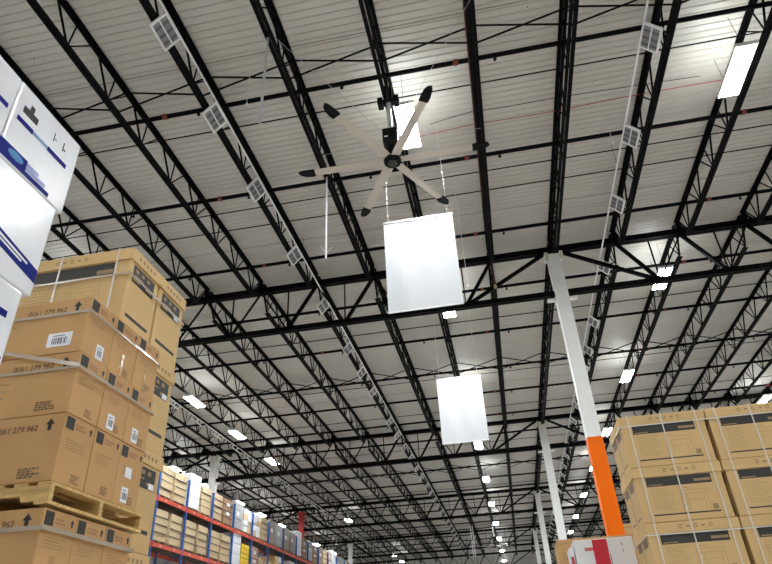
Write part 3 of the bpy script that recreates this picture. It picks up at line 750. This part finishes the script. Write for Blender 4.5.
# narrower white packs beside it
for i in range(3):
    t = thing('white_pack', 'narrow white pack with red mark left of the red-banded boxes, %s from top' % nth(i+1), 'box', (.815, YQ+.22, 1.24-.57*(i+1)), group='narrow white packs')
    bbox_part('body', .06, .4, .565, M_WBOXR, t, bev=.01); b = MB(); faces(.06, .4)['front'].rect(b, .01, .28, .045, .45); b.build('red_mark', M_RED, t)
    if i == 2: zpk = 1.24-.57*3
bxs = thing('wooden_pallet', 'wooden pallet under the white boxes with red bands', 'pallet', (1.2, YQ+.3, FLOOR)); MB().box(-.42, .42, -.3, .3, 0, zt-FLOOR-.001).build('deck_board', M_WOODD, bxs)
t = thing('wooden_crate', 'low support under the narrow white packs', 'crate', (.815, YQ+.22, FLOOR)); MB().box(-.032, .032, -.2, .2, 0, zpk-FLOOR-.001).build('body', M_WOODD, t)
zt = 1.545; YC = 10.8
for i in range(5):
    t = thing('plain_carton', 'plain brown carton behind the white boxes, %s from top' % nth(i+1), 'carton', (1.33, YC+.4, zt-.6), group='plain cartons behind the white boxes')
    bbox_part('body', 1.2, .8, .597, M_CARD, t, bev=.012)
    G = faces(1.2, .8)['front']; b = MB(); G.rect(b, .0, .52, 1.2, .545, .0003, .001); b.build('tape', M_TAPE, t)
    b = MB(); text_lines(G, b, .06, .4, .2, 4, .03, i, .4); b.build('printed_text', M_INKF, t); zt -= .6
t = thing('wooden_pallet', 'wooden pallet under the plain brown cartons', 'pallet', (1.33, YC+.4, FLOOR)); MB().box(-.6, .6, -.4, .4, 0, zt-FLOOR-.001).build('deck_board', M_WOODD, t)

zt = 2.68; YC = 17.0
for i in range(6):
    t = thing('plain_carton', 'tan carton behind the orange column foot, %s from top' % nth(i+1), 'carton', (2.95, YC+.35, zt-.66), group='tan cartons by the orange column')
    bbox_part('body', .9, .7, .657, M_CARDY, t, bev=.012); zt -= .66
    b = MB(); faces(.9, .7)['front'].rect(b, .0, .56, .9, .585, .0003, .001); b.build('tape', M_TAPE, t)
t = thing('wooden_pallet', 'wooden pallet under the tan cartons by the orange column', 'pallet', (2.95, YC+.35, FLOOR)); MB().box(-.45, .45, -.35, .35, 0, zt-FLOOR-.001).build('deck_board', M_WOODD, t)

# ------------------------------------------------------------------ pallet rack on the left
RX, RD, RB = -13.0, 1.1, 2.44
RY0 = 24.9 - 2*RB; NB = 17
rack = thing('pallet_rack', 'long pallet rack with blue uprights and red beams', 'rack', (RX, RY0, FLOOR))
post = MB().box(-.04, .04, -.035, .035, 0, 7.05-FLOOR).mesh('upright_post', M_RBLUE)
brc = MB(); zz = 0.2; s = 1
while zz < 8.2:
    brc.bar((0 if s > 0 else -RD, 0, zz), (-RD if s > 0 else 0, 0, zz+.7), .03, .03); zz += .7; s = -s
brm = brc.mesh('frame_bracing', M_RBLUE)
beam = MB().box(-.03, .03, .05, RB-.05, -.07, .07).box(-.02, .035, .05, .1, -.12, .1).box(-.02, .035, RB-.1, RB-.05, -.12, .1).mesh('beam', M_RRED)
shelf = MB()
for i in range(9): shelf.box(-RD+.04, -.04, .12+i*.262, .12+i*.262+.12, .03, .055)
shelf = shelf.mesh('shelf_deck', M_RDECK)
tagm = MB()
for i in range(2): tagm.box(.0305, .032, .6+i*1.1, .68+i*1.1, -.02, .02)
tagm = tagm.mesh('beam_tag', M_PAPER)
LEV = [5.83, 4.19, 2.4, .6]
for i in range(NB+1):
    for dx in (0, -RD): link('upright_post', post, rack, (dx, i*RB, 0))
    link('frame_bracing', brm, rack, (0, i*RB, 0))
for i in range(NB):
    for lv in LEV:
        bo = link('beam', beam, rack, (0.02, i*RB, lv-FLOOR)); link('beam', beam, rack, (-RD-.02, i*RB, lv-FLOOR)); link('shelf_deck', shelf, rack, (0, i*RB, lv-FLOOR))
        if i < 8: link('beam_tag', tagm, bo)
pal = MB().box(-.5, .5, -.5, .5, .11, .13).box(-.5, .5, -.5, -.42, .0, .11).box(-.5, .5, -.04, .04, 0, .11).box(-.5, .5, .42, .5, 0, .11).mesh('pallet', M_WOODD)
LKIND = {'card': 'light brown strapped cartons', 'brown': 'dark brown cartons', 'white': 'white wrapped goods', 'grey': 'grey stretch-wrapped goods', 'wrapb': 'brown stretch-wrapped goods',
         'mix': 'mixed white and tan cartons', 'yellow': 'yellow plastic tubs', 'pink': 'pinkish brown cartons', 'short': 'a low layer of cartons'}
def load(kind, y, zb, label, seed):
    r = random.Random(seed); t = thing('pallet_load', label, 'pallet load', (RX-RD/2+.03, y, zb), (0, 0, r.uniform(-.03, .03)), 'pallet loads on the rack')
    link('pallet', pal, t)
    H = r.uniform(1.0, 1.12); W = .98
    if kind in ('card', 'brown', 'pink'):
        n = 4; mm = {'card': M_CARDL, 'brown': M_CARDR, 'pink': M_PINKB}[kind]
        for i in range(n):
            bbox_part('carton', W, .94, .272, mm, t, (r.uniform(-.02, .02), r.uniform(-.015, .015), .13+.283*i), .012)
        for i in range(n-1): MB().box(-W/2+.01, W/2+.024, -.46, .46, .13+.283*(i+1)-.024, .13+.283*(i+1)).build('dark_joint', M_INK, t)
        if kind != 'card': 
            for z in (.5, .9): MB().box(W/2+.02, W/2+.024, -.3, .1, z, z+.14).build('paper_label', M_PAPER, t)
    elif kind == 'yellow':
        for i in range(5):
            for j in range(3): bbox_part('tub', .98, .3, .2, M_YEL, t, (0, -.33+.33*j, .13+.215*i), .03)
    elif kind == 'short':
        for j in range(2): bbox_part('carton', 1.0, .48, .42, (M_CARDL, M_PAPER)[j], t, (0, -.25+.5*j, .13), .012)
        bbox_part('carton', .9, .5, .3, M_CARDL, t, (0, -.1, .555), .012)
    elif kind == 'mix':
        for i in range(4):
            for j in range(2): bbox_part('carton', 1.0, .49, .27, r.choice((M_CARDL, M_WBOXR, M_CARDY, M_WBOXR)), t, (r.uniform(-.02, .02), -.25+.5*j, .13+.28*i), .012)
    else:
        mm = {'white': M_WBOXR, 'grey': M_WRAPG, 'wrapb': M_WRAPB}[kind]; hh = 1.42 if kind == 'white' else H+.12
        for i in range(3): bbox_part('wrapped_layer', 1.0+.01*i, .98, hh/3-.004, mm, t, (r.uniform(-.01, .01), 0, .13+hh/3*i), .03)
        MB().box(.505, .515, -.3, .0, .7, .9).build('paper_label', M_PAPER, t)
TOP = ['card', 'card', 'card', 'card', 'white', 'card', 'card', 'brown', 'grey', 'mix', 'mix', 'card', 'wrapb', 'grey', 'wrapb', 'wrapb', 'white', 'brown', 'grey', 'brown', 'wrapb', 'card', 'pink', 'white', 'wrapb', 'grey', 'mix', 'brown', 'card', 'grey', 'card', 'mix', 'white', 'brown']
LOW = ['card', 'card', 'card', 'card', 'card', 'card', 'card', 'card', 'white', 'yellow', 'pink', 'short', 'short', 'mix', 'short', 'grey', 'card', 'short', 'mix', 'brown', 'card', 'grey', 'white', 'card', 'mix', 'brown', 'card', 'grey', 'pink', 'card', 'mix', 'brown', 'white', 'card']
# first entries stand in the bay hidden behind the tall left stack
for lev, kinds, nm in ((5.83, TOP, 'upper'), (4.19, LOW, 'lower')):
    for i in range(NB):
        for j in range(2):
            n = i*2+j; kd = kinds[n]
            load(kd, RY0+i*RB+.64+j*1.16, lev+.055, 'pallet of %s, %s rack shelf, %s from near end' % (LKIND[kd], nm, nth(n+1)), n+100*(lev < 5))
